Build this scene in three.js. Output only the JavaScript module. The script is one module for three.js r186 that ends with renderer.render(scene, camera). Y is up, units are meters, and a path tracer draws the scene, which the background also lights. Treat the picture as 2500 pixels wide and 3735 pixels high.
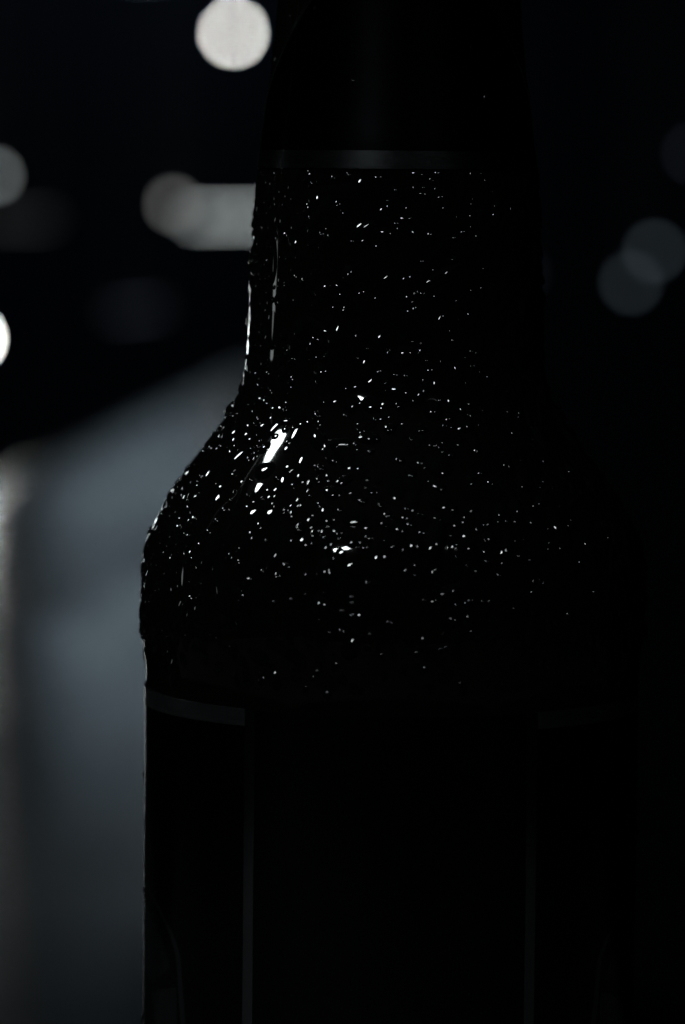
import * as THREE from 'three';
import { mergeGeometries } from 'three/addons/utils/BufferGeometryUtils.js';

// ------------------------------------------------------------------ camera, air, exposure
const scene = new THREE.Scene();
scene.background = new THREE.Color(0x000000);
const camera = new THREE.PerspectiveCamera(13.59, 685 / 1024, 0.02, 40);
camera.rotation.order = 'YXZ';
camera.position.set(0, 0.148, 0.52);
camera.rotation.set(-0.0744, 0.0119, 0.0101);
camera.focus = 0.506;
camera.userData.fStop = 15.4;
camera.updateMatrixWorld();
const renderer = new THREE.WebGLRenderer({ antialias: true });
renderer.toneMapping = THREE.LinearToneMapping;
renderer.toneMappingExposure = 1;
renderer.shadowMap.enabled = true;

// ------------------------------------------------------------------ helpers
function rng(seed) { let s = seed >>> 0; return () => { s = (s + 0x6d2b79f5) >>> 0; let t = Math.imul(s ^ (s >>> 15), 1 | s); t = (t + Math.imul(t ^ (t >>> 7), 61 | t)) ^ t; return ((t ^ (t >>> 14)) >>> 0) / 4294967296; }; }
const D2R = Math.PI / 180;
const taken = {};
function numbered(n) { const k = taken[n] = (taken[n] ?? -1) + 1; return k ? `${n}_${String(k).padStart(3, '0')}` : n; }
function lin(r, g, b) { return new THREE.Color().setRGB(r, g, b); }
function mesh(name, geo, mat, parent) { const m = new THREE.Mesh(geo, mat); m.name = name; m.castShadow = m.receiveShadow = true; parent.add(m); return m; }
function thing(name, label, category, pos, group) {
  const o = new THREE.Group(); o.name = numbered(name); o.position.set(...pos); o.userData = { label, category };
  if (group) o.userData.group = group;
  scene.add(o); return o;
}
function glow(color, strength) { return new THREE.MeshStandardMaterial({ color: 0x000000, emissive: color, emissiveIntensity: strength, roughness: 0.6 }); }
function noiseTexture(size, seed, fn) {
  const a = new Uint8Array(size * size * 4), r = rng(seed);
  const grid = (n) => { const g = Array.from({ length: n * n }, r); return (u, v) => { const x = u * n, y = v * n, i = Math.floor(x), j = Math.floor(y), s = (t) => t * t * (3 - 2 * t), p = s(x - i), q = s(y - j), G = (a, b) => g[((a % n) + n) % n + (((b % n) + n) % n) * n]; return (G(i, j) * (1 - p) + G(i + 1, j) * p) * (1 - q) + (G(i, j + 1) * (1 - p) + G(i + 1, j + 1) * p) * q; }; };
  const octaves = [4, 8, 16, 32, 64, 128].map(grid);
  for (let y = 0; y < size; y++) for (let x = 0; x < size; x++) { const c = fn(octaves, x / size, y / size, r), k = (y * size + x) * 4; a[k] = c[0] * 255; a[k + 1] = c[1] * 255; a[k + 2] = c[2] * 255; a[k + 3] = 255; }
  const t = new THREE.DataTexture(a, size, size); t.wrapS = t.wrapT = THREE.RepeatWrapping; t.magFilter = THREE.LinearFilter; t.minFilter = THREE.LinearMipmapLinearFilter; t.generateMipmaps = true; t.needsUpdate = true; return t;
}

// ------------------------------------------------------------------ lamps out of frame that make the glints
const darkMetal = new THREE.MeshStandardMaterial({ color: lin(0.02, 0.02, 0.022), roughness: 0.6, metalness: 0.6 });
const cordMat = new THREE.MeshStandardMaterial({ color: lin(0.012, 0.012, 0.012), roughness: 0.8 });
const ROOF = 3.2;
const shadeMat = new THREE.MeshPhysicalMaterial({ color: lin(0.003, 0.003, 0.003), roughness: 0.9, specularIntensity: 0.02 });
function pendant(label, pos, r, color, L, group, aim, reach = 3) {
  const g = thing('pendant_lamp', label, 'lamp', pos, group);
  mesh('globe', new THREE.SphereGeometry(r, 32, 20), glow(color, L), g);
  const s = mesh('socket', new THREE.LatheGeometry([[0, 0.75], [0.42, 0.8], [0.5, 0.95], [0.42, 1.25], [0.3, 1.6], [0.08, 1.7], [0, 1.7]].map(([x, y]) => new THREE.Vector2(x * r, y * r)), 24), darkMetal, g);
  s.castShadow = true;
  if (aim) { // a metal reflector bowl round the globe, open towards the bottle
    const d = new THREE.Vector3(...aim).sub(new THREE.Vector3(...pos)).normalize(), q = new THREE.Quaternion().setFromUnitVectors(new THREE.Vector3(0, -1, 0), d);
    const bowl = [[0.05, 1.3], [0.7, 1.25], [1.15, 0.9], [1.4, 0.3], [1.5, -0.6], [1.55, -reach], [1.5, -reach], [1.45, -0.6], [1.35, 0.3], [1.1, 0.85], [0.66, 1.2], [0.05, 1.25]].map(([x, y]) => new THREE.Vector2(x * r, y * r));
    mesh('shade', new THREE.LatheGeometry(bowl, 40).applyQuaternion(q), shadeMat, g);
  }
  const len = ROOF - pos[1] - 1.68 * r;
  mesh('cord', new THREE.CylinderGeometry(0.0025, 0.0025, len, 8).translate(0, 1.68 * r + len / 2, 0), cordMat, g);
  const p = new THREE.PointLight(color, 0.35 * L * Math.PI * r * r, 0, 2); p.shadow.radius = r / 0.02; p.castShadow = true; g.add(p);
  return g;
}
const BLUE = lin(0.74, 0.97, 1.14), COOL = lin(0.9, 1.0, 1.0), WARM = lin(0.98, 1.0, 0.97);
function tubeLamp(label, pos, len, r, turn, color, L) {
  const g = thing('hanging_tube_lamp', label, 'lamp', pos); g.rotation.y = turn;
  mesh('frosted_tube', new THREE.CapsuleGeometry(r, len - 2 * r, 10, 28).rotateZ(Math.PI / 2), glow(color, L), g);
  for (const k of [-1, 1]) {
    mesh('end_cap', new THREE.CylinderGeometry(r * 1.06, r * 1.06, 0.03, 28).rotateZ(Math.PI / 2).translate(k * (len / 2 - r * 0.6), 0, 0), darkMetal, g);
    const h = ROOF - pos[1] - r; mesh('cord', new THREE.CylinderGeometry(0.0025, 0.0025, h, 8).translate(k * (len / 2 - r * 0.6), r + h / 2, 0), cordMat, g);
    const p = new THREE.PointLight(color, 0.35 * L * len * r, 0, 2); p.position.x = k * len * 0.22; p.shadow.radius = r / 0.02; p.castShadow = true; g.add(p);
  }
}
const BOTTLE_MIDDLE = [0, 0.12, 0];
pendant('large bare frosted globe lamp hanging high beside the bottle shoulder', [-0.77, 0.98, -0.235], 0.085, COOL, 75);
tubeLamp('horizontal frosted tube lamp hanging in front of the bottle', [-0.55, 0.98, 1.17], 0.36, 0.04, 0.44, COOL, 100);
pendant('shaded globe lamp hanging over the dark right flank of the bottle', [0.62, 0.98, 1.05], 0.05, COOL, 60, undefined, BOTTLE_MIDDLE, 3);
pendant('small shaded globe lamp hanging level with the bottle neck', [-0.85, 0.16, -0.31], 0.03, COOL, 1.8, undefined, BOTTLE_MIDDLE, 3);
pendant('large globe lamp hanging far off beyond the end of the dark counter', [-0.86, 1.25, -14], 0.35, BLUE, 0.44);

// ------------------------------------------------------------------ setting
function structure(name, geo, mat, pos) { const m = mesh(name, geo, mat, scene); m.position.set(...pos); m.userData = { kind: 'structure' }; return m; }
structure('back_wall', new THREE.BoxGeometry(6, 6, 0.1), new THREE.MeshPhysicalMaterial({ color: lin(0.022, 0.03, 0.045), roughness: 0.95, specularIntensity: 0.1 }), [0, 0.2, -15]);
structure('ceiling', new THREE.BoxGeometry(6, 0.08, 18), new THREE.MeshStandardMaterial({ color: lin(0.008, 0.008, 0.009), roughness: 0.95 }), [0, ROOF + 0.04, -6]);

// the dark table under the bottle
{
  const t = thing('dark_table', 'dark wooden table under the wet bottle', 'table', [0, 0, 0]);
  mesh('table_top', new THREE.BoxGeometry(0.9, 0.03, 0.62).translate(0, -0.015, 0.13), new THREE.MeshPhysicalMaterial({ color: lin(0.003, 0.003, 0.003), roughness: 1, specularIntensity: 0.1 }), t);
  for (const [x, z] of [[-0.4, -0.13], [0.4, -0.13], [-0.4, 0.39], [0.4, 0.39]]) mesh('leg', new THREE.BoxGeometry(0.05, 0.7, 0.05).translate(x, -0.38, z), darkMetal, t);
}
// the satin counter behind it
{
  const g = thing('bar_counter', 'long dark satin counter running away behind the bottle with a soft sheen', 'counter', [0, 0, 0]);
  const s = new THREE.Shape([[-0.27, 0.19], [-0.104, 3.0], [0.05, 3.0], [0.0, 0.19]].map(([x, z]) => new THREE.Vector2(x, z)));
  const geo = new THREE.ExtrudeGeometry(s, { depth: 0.02, bevelEnabled: true, bevelSize: 0.035, bevelThickness: 0.012, bevelSegments: 8 });
  geo.rotateX(-Math.PI / 2).translate(0, -0.032, 0);
  const uv = geo.attributes.uv; for (let i = 0; i < uv.count; i++) uv.setXY(i, geo.attributes.position.getX(i) * 2, geo.attributes.position.getZ(i) * 0.6);
  const tex = noiseTexture(256, 5, (o, u, v) => { const n = 0.5 + 0.28 * (o[0](u, v) - 0.5) + 0.3 * (o[1](u, v) - 0.5) + 0.2 * (o[3](u, v) - 0.5); return [n * 0.97, n, n]; });
  tex.colorSpace = THREE.SRGBColorSpace;
  const sheen = noiseTexture(256, 6, (o, u, v) => { const n = 0.52 + 0.3 * (o[0](u, v) - 0.5) + 0.25 * (o[1](u, v) - 0.5) + 0.25 * (o[2](u, v) - 0.5); return [n, n, n]; });
  mesh('counter_top', geo, new THREE.MeshStandardMaterial({ color: lin(0.006, 0.007, 0.0085), map: tex, roughness: 0.34, roughnessMap: sheen }), g);
  for (const z of [-0.5, -1.6, -2.7]) mesh('post', new THREE.BoxGeometry(0.06, 0.7, 0.06).translate(-0.06, -0.385, z), darkMetal, g);
}

// ------------------------------------------------------------------ string lights and tubes behind (out of focus)
function led(name, label, pos, r, color, L, group) {
  const g = thing(name, label, 'light', pos, group);
  mesh('bulb', new THREE.SphereGeometry(r, 20, 14), glow(color, L), g);
  mesh('socket', new THREE.CylinderGeometry(r * 0.55, r * 0.7, r * 1.6, 12).translate(0, r * 1.5, 0), cordMat, g);
  const len = ROOF - pos[1] - 2.2 * r;
  mesh('wire', new THREE.CylinderGeometry(0.0003, 0.0003, len, 6).translate(0, 2.2 * r + len / 2, 0), cordMat, g);
  const p = new THREE.PointLight(color, 0.35 * L * Math.PI * r * r, 0, 2); p.shadow.radius = r / 0.02; p.castShadow = true; g.add(p);
}
led('hanging_bulb', 'bright round white light blurred beside the top of the bottle neck', [-0.1693, 0.3091, -3.9025], 0.0046, WARM, 0.66 * 62);
led('hanging_bulb', 'grey blurred light disc cut by the picture edge above the dim strip', [-0.1875, 0.1539, -1.4839], 0.0026, COOL, 0.068 * 30);
led('hanging_bulb', 'grey blurred light disc overlapping the end of the bright strip', [-0.1038, 0.1414, -1.484], 0.0026, WARM, 0.042 * 30);
led('hanging_bulb', 'dazzling white light at the picture edge level with the bottle neck', [-0.2675, 0.0536, -2.1775], 0.006, WARM, 48);
led('hanging_bulb', 'faint bluish disc, upper one of two overlapping discs beside the neck', [0.1502, 0.1155, -1.9865], 0.003, BLUE, 0.012 * 39);
led('hanging_bulb', 'faint bluish disc, lower one of two overlapping discs beside the neck', [0.1368, 0.0971, -1.9849], 0.003, BLUE, 0.011 * 39);
led('hanging_bulb', 'very faint blue disc cut by the picture edge above the overlapping pair', [0.1722, 0.1722, -1.991], 0.003, lin(0.7, 0.85, 1.2), 0.0035 * 39);
function tube(label, a, b, r, color, L) {
  const A = new THREE.Vector3(...a), B = new THREE.Vector3(...b), g = thing('light_tube', label, 'light tube', a), d = B.clone().sub(A), len = d.length();
  const q = new THREE.Quaternion().setFromUnitVectors(new THREE.Vector3(0, 1, 0), d.clone().normalize());
  mesh('tube', new THREE.CapsuleGeometry(r, len, 6, 12).translate(0, len / 2, 0).applyQuaternion(q), glow(color, L), g);
  for (const t of [0.05, 0.95]) { const p = d.clone().multiplyScalar(t), h = ROOF - A.y - p.y; mesh('wire', new THREE.CylinderGeometry(0.0003, 0.0003, h, 6).translate(p.x, p.y + h / 2, p.z), cordMat, g); }
  const p = new THREE.PointLight(color, L * len * 2 * r, 0, 2); p.position.copy(d).multiplyScalar(0.5); p.shadow.radius = 0.5; p.castShadow = true; g.add(p);
}
tube('bright thin light tube vanishing behind the bottle neck', [-0.136, 0.13, -2.3453], [0.0095, 0.1329, -2.3471], 0.001, COOL, 0.165 * 17);
tube('bright light tube standing out of sight behind the bottle flank', [-0.47, 0.068, -1.945], [-0.36, 0.068, -1.97], 0.02, COOL, 9);
tube('dim thin light tube at the picture edge level with the bright strip', [-0.2751, 0.1267, -2.3433], [-0.2313, 0.1277, -2.3439], 0.0008, COOL, 0.006 * 21);
tube('very dim bluish light tube below the bright strip', [-0.19, 0.0651, -2.3798], [-0.1602, 0.0683, -2.3804], 0.0008, lin(0.75, 0.9, 1.2), 0.005 * 24);
tube('dim bluish light tube peeping out beyond the bottle neck', [0.0647, 0.0939, -2.3449], [0.085, 0.0943, -2.3451], 0.0008, lin(0.75, 0.9, 1.2), 0.011 * 21);

// ------------------------------------------------------------------ the bottle
const K = 3.3184e-5, EYE = 0.148;
const PROFILE = [[-1830, 395], [-1700, 405], [-1300, 405], [-800, 410], [-400, 420], [0, 440], [255, 463], [407, 480], [550, 498], [670, 510], [909, 526], [1148, 535], [1290, 541], [1355, 549], [1435, 569], [1515, 611], [1594, 668], [1674, 726], [1738, 771], [1802, 815], [1865, 850], [1913, 875], [1993, 900], [2073, 914], [2150, 921], [2230, 922], [2300, 917], [2391, 907], [2455, 902], [2520, 901], [5000, 901], [5060, 893], [5120, 870], [5160, 825]].map(([y, r]) => [EYE + (700 - y) * K, r * K]).reverse();
const xs = PROFILE.map((p) => p[0]), ys = PROFILE.map((p) => p[1]);
const slopes = (() => { const n = xs.length, d = [], m = []; for (let i = 0; i < n - 1; i++) d.push((ys[i + 1] - ys[i]) / (xs[i + 1] - xs[i])); for (let i = 0; i < n; i++) m.push(i === 0 ? d[0] : i === n - 1 ? d[n - 2] : d[i - 1] * d[i] <= 0 ? 0 : 2 * d[i - 1] * d[i] / (d[i - 1] + d[i])); return m; })();
function radius(h) {
  if (h <= xs[0]) return ys[0]; if (h >= xs.at(-1)) return ys.at(-1);
  let i = 0; while (xs[i + 1] < h) i++;
  const w = xs[i + 1] - xs[i], t = (h - xs[i]) / w, t2 = t * t, t3 = t2 * t;
  return (2 * t3 - 3 * t2 + 1) * ys[i] + (t3 - 2 * t2 + t) * w * slopes[i] + (-2 * t3 + 3 * t2) * ys[i + 1] + (t3 - t2) * w * slopes[i + 1];
}
const hOf = (y) => EYE + (700 - y) * K;
const bottle = thing('beer_bottle', 'dark long-necked glass bottle covered in glinting water droplets', 'bottle', [0, 0, 0]);
const GLASS_TOP = xs.at(-1);
const glassMat = new THREE.MeshPhysicalMaterial({ color: lin(0.0008, 0.0007, 0.0006), roughness: 0.03, ior: 1.5 });
{
  const pts = [new THREE.Vector2(0, xs[0] + 0.004), new THREE.Vector2(ys[0] * 0.6, xs[0] + 0.003), new THREE.Vector2(ys[0] * 0.9, xs[0])];
  for (let i = 0; i <= 260; i++) { const h = xs[0] + (GLASS_TOP - xs[0]) * i / 260; pts.push(new THREE.Vector2(radius(h), h)); }
  pts.push(new THREE.Vector2(0.0142, GLASS_TOP + 0.0005), new THREE.Vector2(0.0142, GLASS_TOP + 0.005), new THREE.Vector2(0.0128, GLASS_TOP + 0.006), new THREE.Vector2(0, GLASS_TOP + 0.006));
  mesh('glass', new THREE.LatheGeometry(pts, 192), glassMat, bottle);
  const cap = []; const n = 21 * 6;
  for (let i = 0; i <= 10; i++) { const t = i / 10; cap.push(new THREE.Vector2(0.0153 - 0.0012 * t, GLASS_TOP + 0.0015 + t * 0.0062)); }
  cap.push(new THREE.Vector2(0.0125, GLASS_TOP + 0.0086), new THREE.Vector2(0, GLASS_TOP + 0.009));
  const cg = new THREE.LatheGeometry(cap, n), p = cg.attributes.position;
  for (let i = 0; i < p.count; i++) { const a = Math.atan2(p.getZ(i), p.getX(i)), low = Math.max(0, 1 - (p.getY(i) - GLASS_TOP) / 0.006), k = 1 + 0.03 * low * Math.cos(21 * a); p.setX(i, p.getX(i) * k); p.setZ(i, p.getZ(i) * k); }
  cg.computeVertexNormals();
  mesh('crown_cap', cg, darkMetal, bottle);
}
// a sheet lying on the bottle: from angle a0(h) to a1(h) (degrees, 0 towards the camera, negative to the left), heights h0..h1
function sheet(h0, h1, a0, a1, lift, nh, na) {
  const pos = [], nor = [], uv = [], idx = [], f = (a, h) => (typeof a === 'function' ? a(h) : a);
  for (const side of [1, 0]) for (let j = 0; j <= nh; j++) for (let i = 0; i <= na; i++) {
    const h = h0 + (h1 - h0) * j / nh, A0 = f(a0, h), A1 = f(a1, h), a = (A0 + (A1 - A0) * i / na) * D2R, r = radius(h) + (side ? lift : lift - 0.00008);
    const dr = (radius(h + 1e-4) - radius(h - 1e-4)) / 2e-4, q = 1 / Math.hypot(1, dr);
    pos.push(r * Math.sin(a), h, r * Math.cos(a)); nor.push(q * Math.sin(a), -dr * q, q * Math.cos(a)); uv.push(i / na, j / nh);
  }
  const w = na + 1, off = w * (nh + 1), quad = (a, b, c, d) => idx.push(a, b, c, a, c, d);
  for (let j = 0; j < nh; j++) for (let i = 0; i < na; i++) { const k = j * w + i; quad(k, k + 1, k + w + 1, k + w); quad(off + k, off + k + w, off + k + w + 1, off + k + 1); }
  for (let i = 0; i < na; i++) { quad(i + 1, i, off + i, off + i + 1); const k = nh * w + i; quad(k, k + 1, off + k + 1, off + k); }
  for (let j = 0; j < nh; j++) { const k = j * w; quad(k, k + w, off + k + w, off + k); const e = k + na; quad(e + w, e, off + e, off + e + w); }
  const g = new THREE.BufferGeometry(); g.setAttribute('position', new THREE.Float32BufferAttribute(pos, 3)); g.setAttribute('uv', new THREE.Float32BufferAttribute(uv, 2)); g.setAttribute('normal', new THREE.Float32BufferAttribute(nor, 3)); g.setIndex(idx); return g;
}
const foilTex = noiseTexture(256, 9, (o, u, v, r) => { const n = 0.62 + 0.35 * (o[2](u, v) - 0.5) + 0.5 * (o[4](u, v) - 0.5) + 0.3 * (r() - 0.5); return [n, n, n]; });
foilTex.repeat.set(6, 1);
const foilMat = new THREE.MeshStandardMaterial({ color: lin(0.62, 0.66, 0.7), map: foilTex, metalness: 1, roughness: 0.12 });
const borderMat = foilMat.clone(); borderMat.roughness = 0.2;
const paperMat = new THREE.MeshStandardMaterial({ color: lin(0.045, 0.048, 0.055), metalness: 1, roughness: 0.11 });
const neckEdge = (h) => { const y = 700 - (h - EYE) / K; return Math.max(-98, -44 - 46 * (y / 405)); };
mesh('neck_label', sheet(hOf(553), hOf(-520), neckEdge, (h) => -neckEdge(h), 0.00012, 60, 60), paperMat, bottle);
for (const s of [-1, 1]) mesh('neck_label_edge', sheet(hOf(440), hOf(-520), (h) => (s < 0 ? neckEdge(h) : -neckEdge(h) - 3), (h) => (s < 0 ? neckEdge(h) + 3 : -neckEdge(h)), 0.0002, 40, 4), foilMat, bottle);
mesh('silver_band', sheet(hOf(618), hOf(554), -180, 180, 0.0002, 3, 120), foilMat, bottle);
// body label with its silver border
{
  const S = 1024, c = document.createElement('canvas'); c.width = S; c.height = S; const x = c.getContext('2d');
  x.fillStyle = '#808080'; x.fillRect(0, 0, S, S);
  x.strokeStyle = '#f4f4f4'; x.fillStyle = '#dcdcdc'; x.lineCap = 'round';
  const lab = mesh('body_label', sheet(hOf(5000), hOf(2510), -180, 180, 0.00012, 8, 160), null, bottle);
  const U = (a) => (a + 180) / 360 * S, V = (y) => (y - 2510) / (5000 - 2510) * S;
  for (const s of [-1, 1]) {
    x.lineWidth = 6; x.beginPath(); x.moveTo(U(s * 90), V(3180)); x.quadraticCurveTo(U(s * 60), V(3250), U(s * 56), V(3440)); x.lineTo(U(s * 53), V(3760)); x.quadraticCurveTo(U(s * 58), V(4100), U(s * 90), V(4250)); x.stroke();
    x.beginPath(); x.moveTo(U(s * 84), V(3260)); x.quadraticCurveTo(U(s * 64), V(3330), U(s * 60), V(3480)); x.lineTo(U(s * 70), V(3560)); x.lineTo(U(s * 86), V(3500)); x.closePath(); x.fill();
    x.beginPath(); x.moveTo(U(s * 72), V(3600)); x.lineTo(U(s * 57), V(3540)); x.lineTo(U(s * 56), V(3740)); x.lineTo(U(s * 68), V(3700)); x.closePath(); x.fill();
  }
  const t = new THREE.CanvasTexture(c); t.colorSpace = THREE.SRGBColorSpace;
  lab.material = new THREE.MeshStandardMaterial({ color: lin(0.2, 0.21, 0.23), map: t, metalness: 1, roughness: 0.16 });
  mesh('label_border', sheet(hOf(2566), hOf(2505), 32, 328, 0.00022, 3, 120), borderMat, bottle);
  for (const s of [-1, 1]) mesh('label_stripe', sheet(hOf(5000), hOf(2505), s * 33 - 1.3, s * 33 + 1.3, 0.00026, 40, 3), foilMat, bottle);
}

// ------------------------------------------------------------------ water droplets
// clear water on black glass: all that is seen through a drop is the glass, the drop adds its own mirror-smooth skin
const waterMat = new THREE.MeshPhysicalMaterial({ color: lin(0.0007, 0.0007, 0.0007), roughness: 0.0, ior: 1.333 });
const rand = rng(77);
// unit droplet: lies in the x (across) / y (up the bottle) plane and bulges along z; radius 1, height `tall`
function dropShape(r, rings, segs, tall, wobble, sag) {
  const pos = [], nor = [], idx = [], p1 = r() * 6.28, p2 = r() * 6.28, a2 = wobble * (0.5 + r()), a3 = wobble * 0.6 * r();
  const P = (q, th) => { const R = 1 + a2 * Math.cos(2 * th + p1) + a3 * Math.cos(3 * th + p2), rr = q * R; return new THREE.Vector3(rr * Math.cos(th), rr * Math.sin(th) - sag * (1 - q * q), tall * (1 - Math.pow(q, 2))); };
  const qs = []; for (let i = 0; i <= rings; i++) qs.push(i / rings); qs.push(1.06);
  qs.forEach((q, i) => { for (let k = 0; k < segs; k++) {
    const th = k / segs * 2 * Math.PI, v = P(Math.min(q, 1.06), th); if (q > 1) v.z = -0.25; pos.push(v.x, v.y, v.z);
    const qq = Math.min(Math.max(q, 0.02), 1), e = 0.01, du = P(qq + e, th).sub(P(qq - e, th)), dv = P(qq, th + e).sub(P(qq, th - e)), n = du.cross(dv).normalize(); if (q === 0) n.set(0, 0, 1).addScaledVector(new THREE.Vector3(0, -1, 0), 0); nor.push(n.x, n.y, n.z);
    if (i) { const a = (i - 1) * segs + k, b = (i - 1) * segs + (k + 1) % segs, c = i * segs + k, d = i * segs + (k + 1) % segs; if (i > 1) idx.push(a, d, b); idx.push(a, c, d); }
  } });
  const g = new THREE.BufferGeometry(); g.setAttribute('position', new THREE.Float32BufferAttribute(pos, 3)); g.setAttribute('normal', new THREE.Float32BufferAttribute(nor, 3)); g.setIndex(idx); return g;
}
const bigShapes = Array.from({ length: 40 }, () => dropShape(rand, 8, 18, (rand() < 0.34 ? 0.05 + 0.08 * rand() : 0.13 + 0.4 * rand()), 0.11, 0.1 + 0.15 * rand()));
const smallShapes = Array.from({ length: 40 }, () => dropShape(rand, 4, 10, (rand() < 0.4 ? 0.05 + 0.08 * rand() : 0.13 + 0.4 * rand()), 0.08, 0.08 * rand()));
const drops = [];
const cells = new Map(), CELL = 0.0016, key = (i, j, k) => i * 73856093 ^ j * 19349663 ^ k * 83492791;
function place(h, a, r, stretch, gap, turn = 0) {
  const R = radius(h), e = 1e-4, dr = (radius(h + e) - radius(h - e)) / (2 * e);
  const up = new THREE.Vector3(dr * Math.sin(a), 1, dr * Math.cos(a)).normalize(), across = new THREE.Vector3(Math.cos(a), 0, -Math.sin(a));
  const n = across.clone().cross(up).normalize(); if (turn) { across.applyAxisAngle(n, turn); up.applyAxisAngle(n, turn); }
  const p = new THREE.Vector3(R * Math.sin(a), h, R * Math.cos(a));
  const ci = Math.floor(p.x / CELL), cj = Math.floor(p.y / CELL), ck = Math.floor(p.z / CELL);
  for (let i = -2; i <= 2; i++) for (let j = -2; j <= 2; j++) for (let k = -2; k <= 2; k++) for (const o of cells.get(key(ci + i, cj + j, ck + k)) ?? []) if (o.p.distanceTo(p) < (o.r + r) * gap) return false;
  const d = { p, r, across, up, n, stretch, tall: 0.75 + 0.6 * rand() }; const kk = key(ci, cj, ck); if (!cells.has(kk)) cells.set(kk, []); cells.get(kk).push(d); drops.push(d); return true;
}
// runnels wiped clear by drops that have slid down: [angle, top, bottom, half width]
const runnels = [[-39.3, 1630, 1755, 0.00025], [-38, 1560, 1585, 0.0003], [-90, 1130, 1300, 0.004], [-55, 880, 1010, 0.0004], [-54.5, 1130, 1330, 0.0005], [-50, 880, 990, 0.0004], [-12, 900, 1010, 0.0008], [-10, 1990, 2080, 0.0012], [-29, 760, 850, 0.0008]].map(([a, t, b, w]) => [a * D2R, hOf(t), hOf(b), w]);
const clear = (h, a, r) => runnels.some(([ra, t, b, w]) => h < t && h > b && Math.abs(a - ra) * radius(h) < w + r * 0.9);
const patch = (h, a) => 0.6 + 0.4 * Math.sin(h * 520 + 2.3 * Math.sin(a * 3.1)) * Math.sin(a * 5.3 + h * 230) + 0.4 * Math.sin(a * 11.7 - h * 610 + 1.7);
function spray(count, y0, y1, rMin, rMax, power, gap, spread = 1) {
  const h0 = hOf(y1), h1 = hOf(y0);
  for (let i = 0; i < count; i++) {
    let h, a; do { h = h0 + (h1 - h0) * rand(); } while (rand() > radius(h) / 0.031 + 0.2);
    a = rand() < 0.8 ? (rand() * 2 - 1) * 112 * D2R : rand() * Math.PI * 2;
    const r = rMin + (rMax - rMin) * Math.pow(rand(), power);
    if (clear(h, a, r) && (r > 0.0004 || rand() > 0.5 || (a > -0.75 && a < -0.6) || a < -1.3)) continue;
    if (patch(h, a) < rand() * 0.78 || (h < hOf(2200) && rand() < (hOf(2200) - h) / 0.009)) continue;
    place(h, a, r, 1 + (r > 0.0004 ? 1.3 : 0.5) * Math.pow(rand(), 2.5), gap, (rand() - 0.5) * (rand() < 0.3 ? 3 : 0.9));
  }
}
// long drops that have begun to run, some leaning where two have merged
for (const [x, y, r, st, t] of [[1175, 790, 0.0011, 2.6, -0.45], [1330, 960, 0.0009, 2.8, 0.05], [1010, 950, 0.0007, 3.5, 0], [1620, 990, 0.001, 2.6, -1.1], [1500, 850, 0.0009, 2.2, 0.9], [1280, 2030, 0.0013, 2.2, -1.25], [1160, 1180, 0.0009, 2.4, 1.1], [1265, 1335, 0.0012, 1.2, 0], [835, 2060, 0.0014, 1.3, 0.4], [1330, 1130, 0.0008, 2.5, 0.2], [1245, 700, 0.001, 2.4, 1.5], [1900, 1705, 0.0012, 1.6, -0.7], [1005, 1200, 0.0007, 4, 0], [1640, 2080, 0.0013, 1.5, -1.3], [1130, 2215, 0.0012, 1.3, 0.3], [860, 2215, 0.001, 1.3, 0.2], [750, 2200, 0.001, 1.6, 0], [1450, 1860, 0.0012, 1.5, 0.8], [1290, 2275, 0.0011, 1.2, 0], [1292, 1446, 0.0011, 1.1, 0], [1360, 1448, 0.0012, 1.1, 0], [1577, 1464, 0.0013, 1.1, 0], [1204, 2015, 0.0014, 1.1, 0], [1317, 2000, 0.0012, 1.1, 0], [1642, 2000, 0.0013, 1.1, 0]]) { const h = hOf(y); place(h, Math.asin((x - 1456 + 0.0101 * y) * K / radius(h)), r, st, 0.9, t); }
spray(1100, 640, 2420, 0.0008, 0.0015, 2.2, 0.92);
spray(8000, 640, 2440, 0.00042, 0.0008, 1.3, 0.95);
spray(5000, 628, 2470, 0.00024, 0.00042, 1.0, 1.0);
spray(200, -300, 545, 0.00015, 0.0005, 2, 1.1);
spray(110, 2580, 4200, 0.00025, 0.0007, 2, 1.1);
for (let i = 0; i < 500; i++) { const side = rand() < 0.5 ? -1 : 1; place(hOf(2480 + 1900 * rand()), side * (78 + 30 * rand()) * D2R, 0.0003 + 0.0008 * rand() * rand(), 1 + 0.6 * rand(), 0.95); }
place(hOf(380), 87 * D2R, 0.0009, 2.2, 0.5);
const big = drops.filter((d) => d.p.z > 0).sort((a, b) => b.r - a.r).slice(0, 300), isBig = new Set(big);
const basis = new THREE.Matrix4();
function matrixOf(d) { return basis.clone().makeBasis(d.across, d.up, d.n).scale(new THREE.Vector3(d.r, d.r * d.stretch, d.r * d.tall)).setPosition(d.p); }
big.forEach((d, i) => { const m = mesh(i ? `water_droplet_${String(i).padStart(3, '0')}` : 'water_droplet', bigShapes[i % bigShapes.length], waterMat, bottle); matrixOf(d).decompose(m.position, m.quaternion, m.scale); });
const rest = drops.filter((d) => !isBig.has(d)).map((d, i) => (d.r > 0.0006 ? bigShapes : smallShapes)[(i * 7) % 40].clone().applyMatrix4(matrixOf(d)));
const fine = mesh('fine_droplets', mergeGeometries(rest), waterMat, bottle); fine.userData = { kind: 'stuff' };
console.log('droplets', drops.length);

renderer.render(scene, camera);
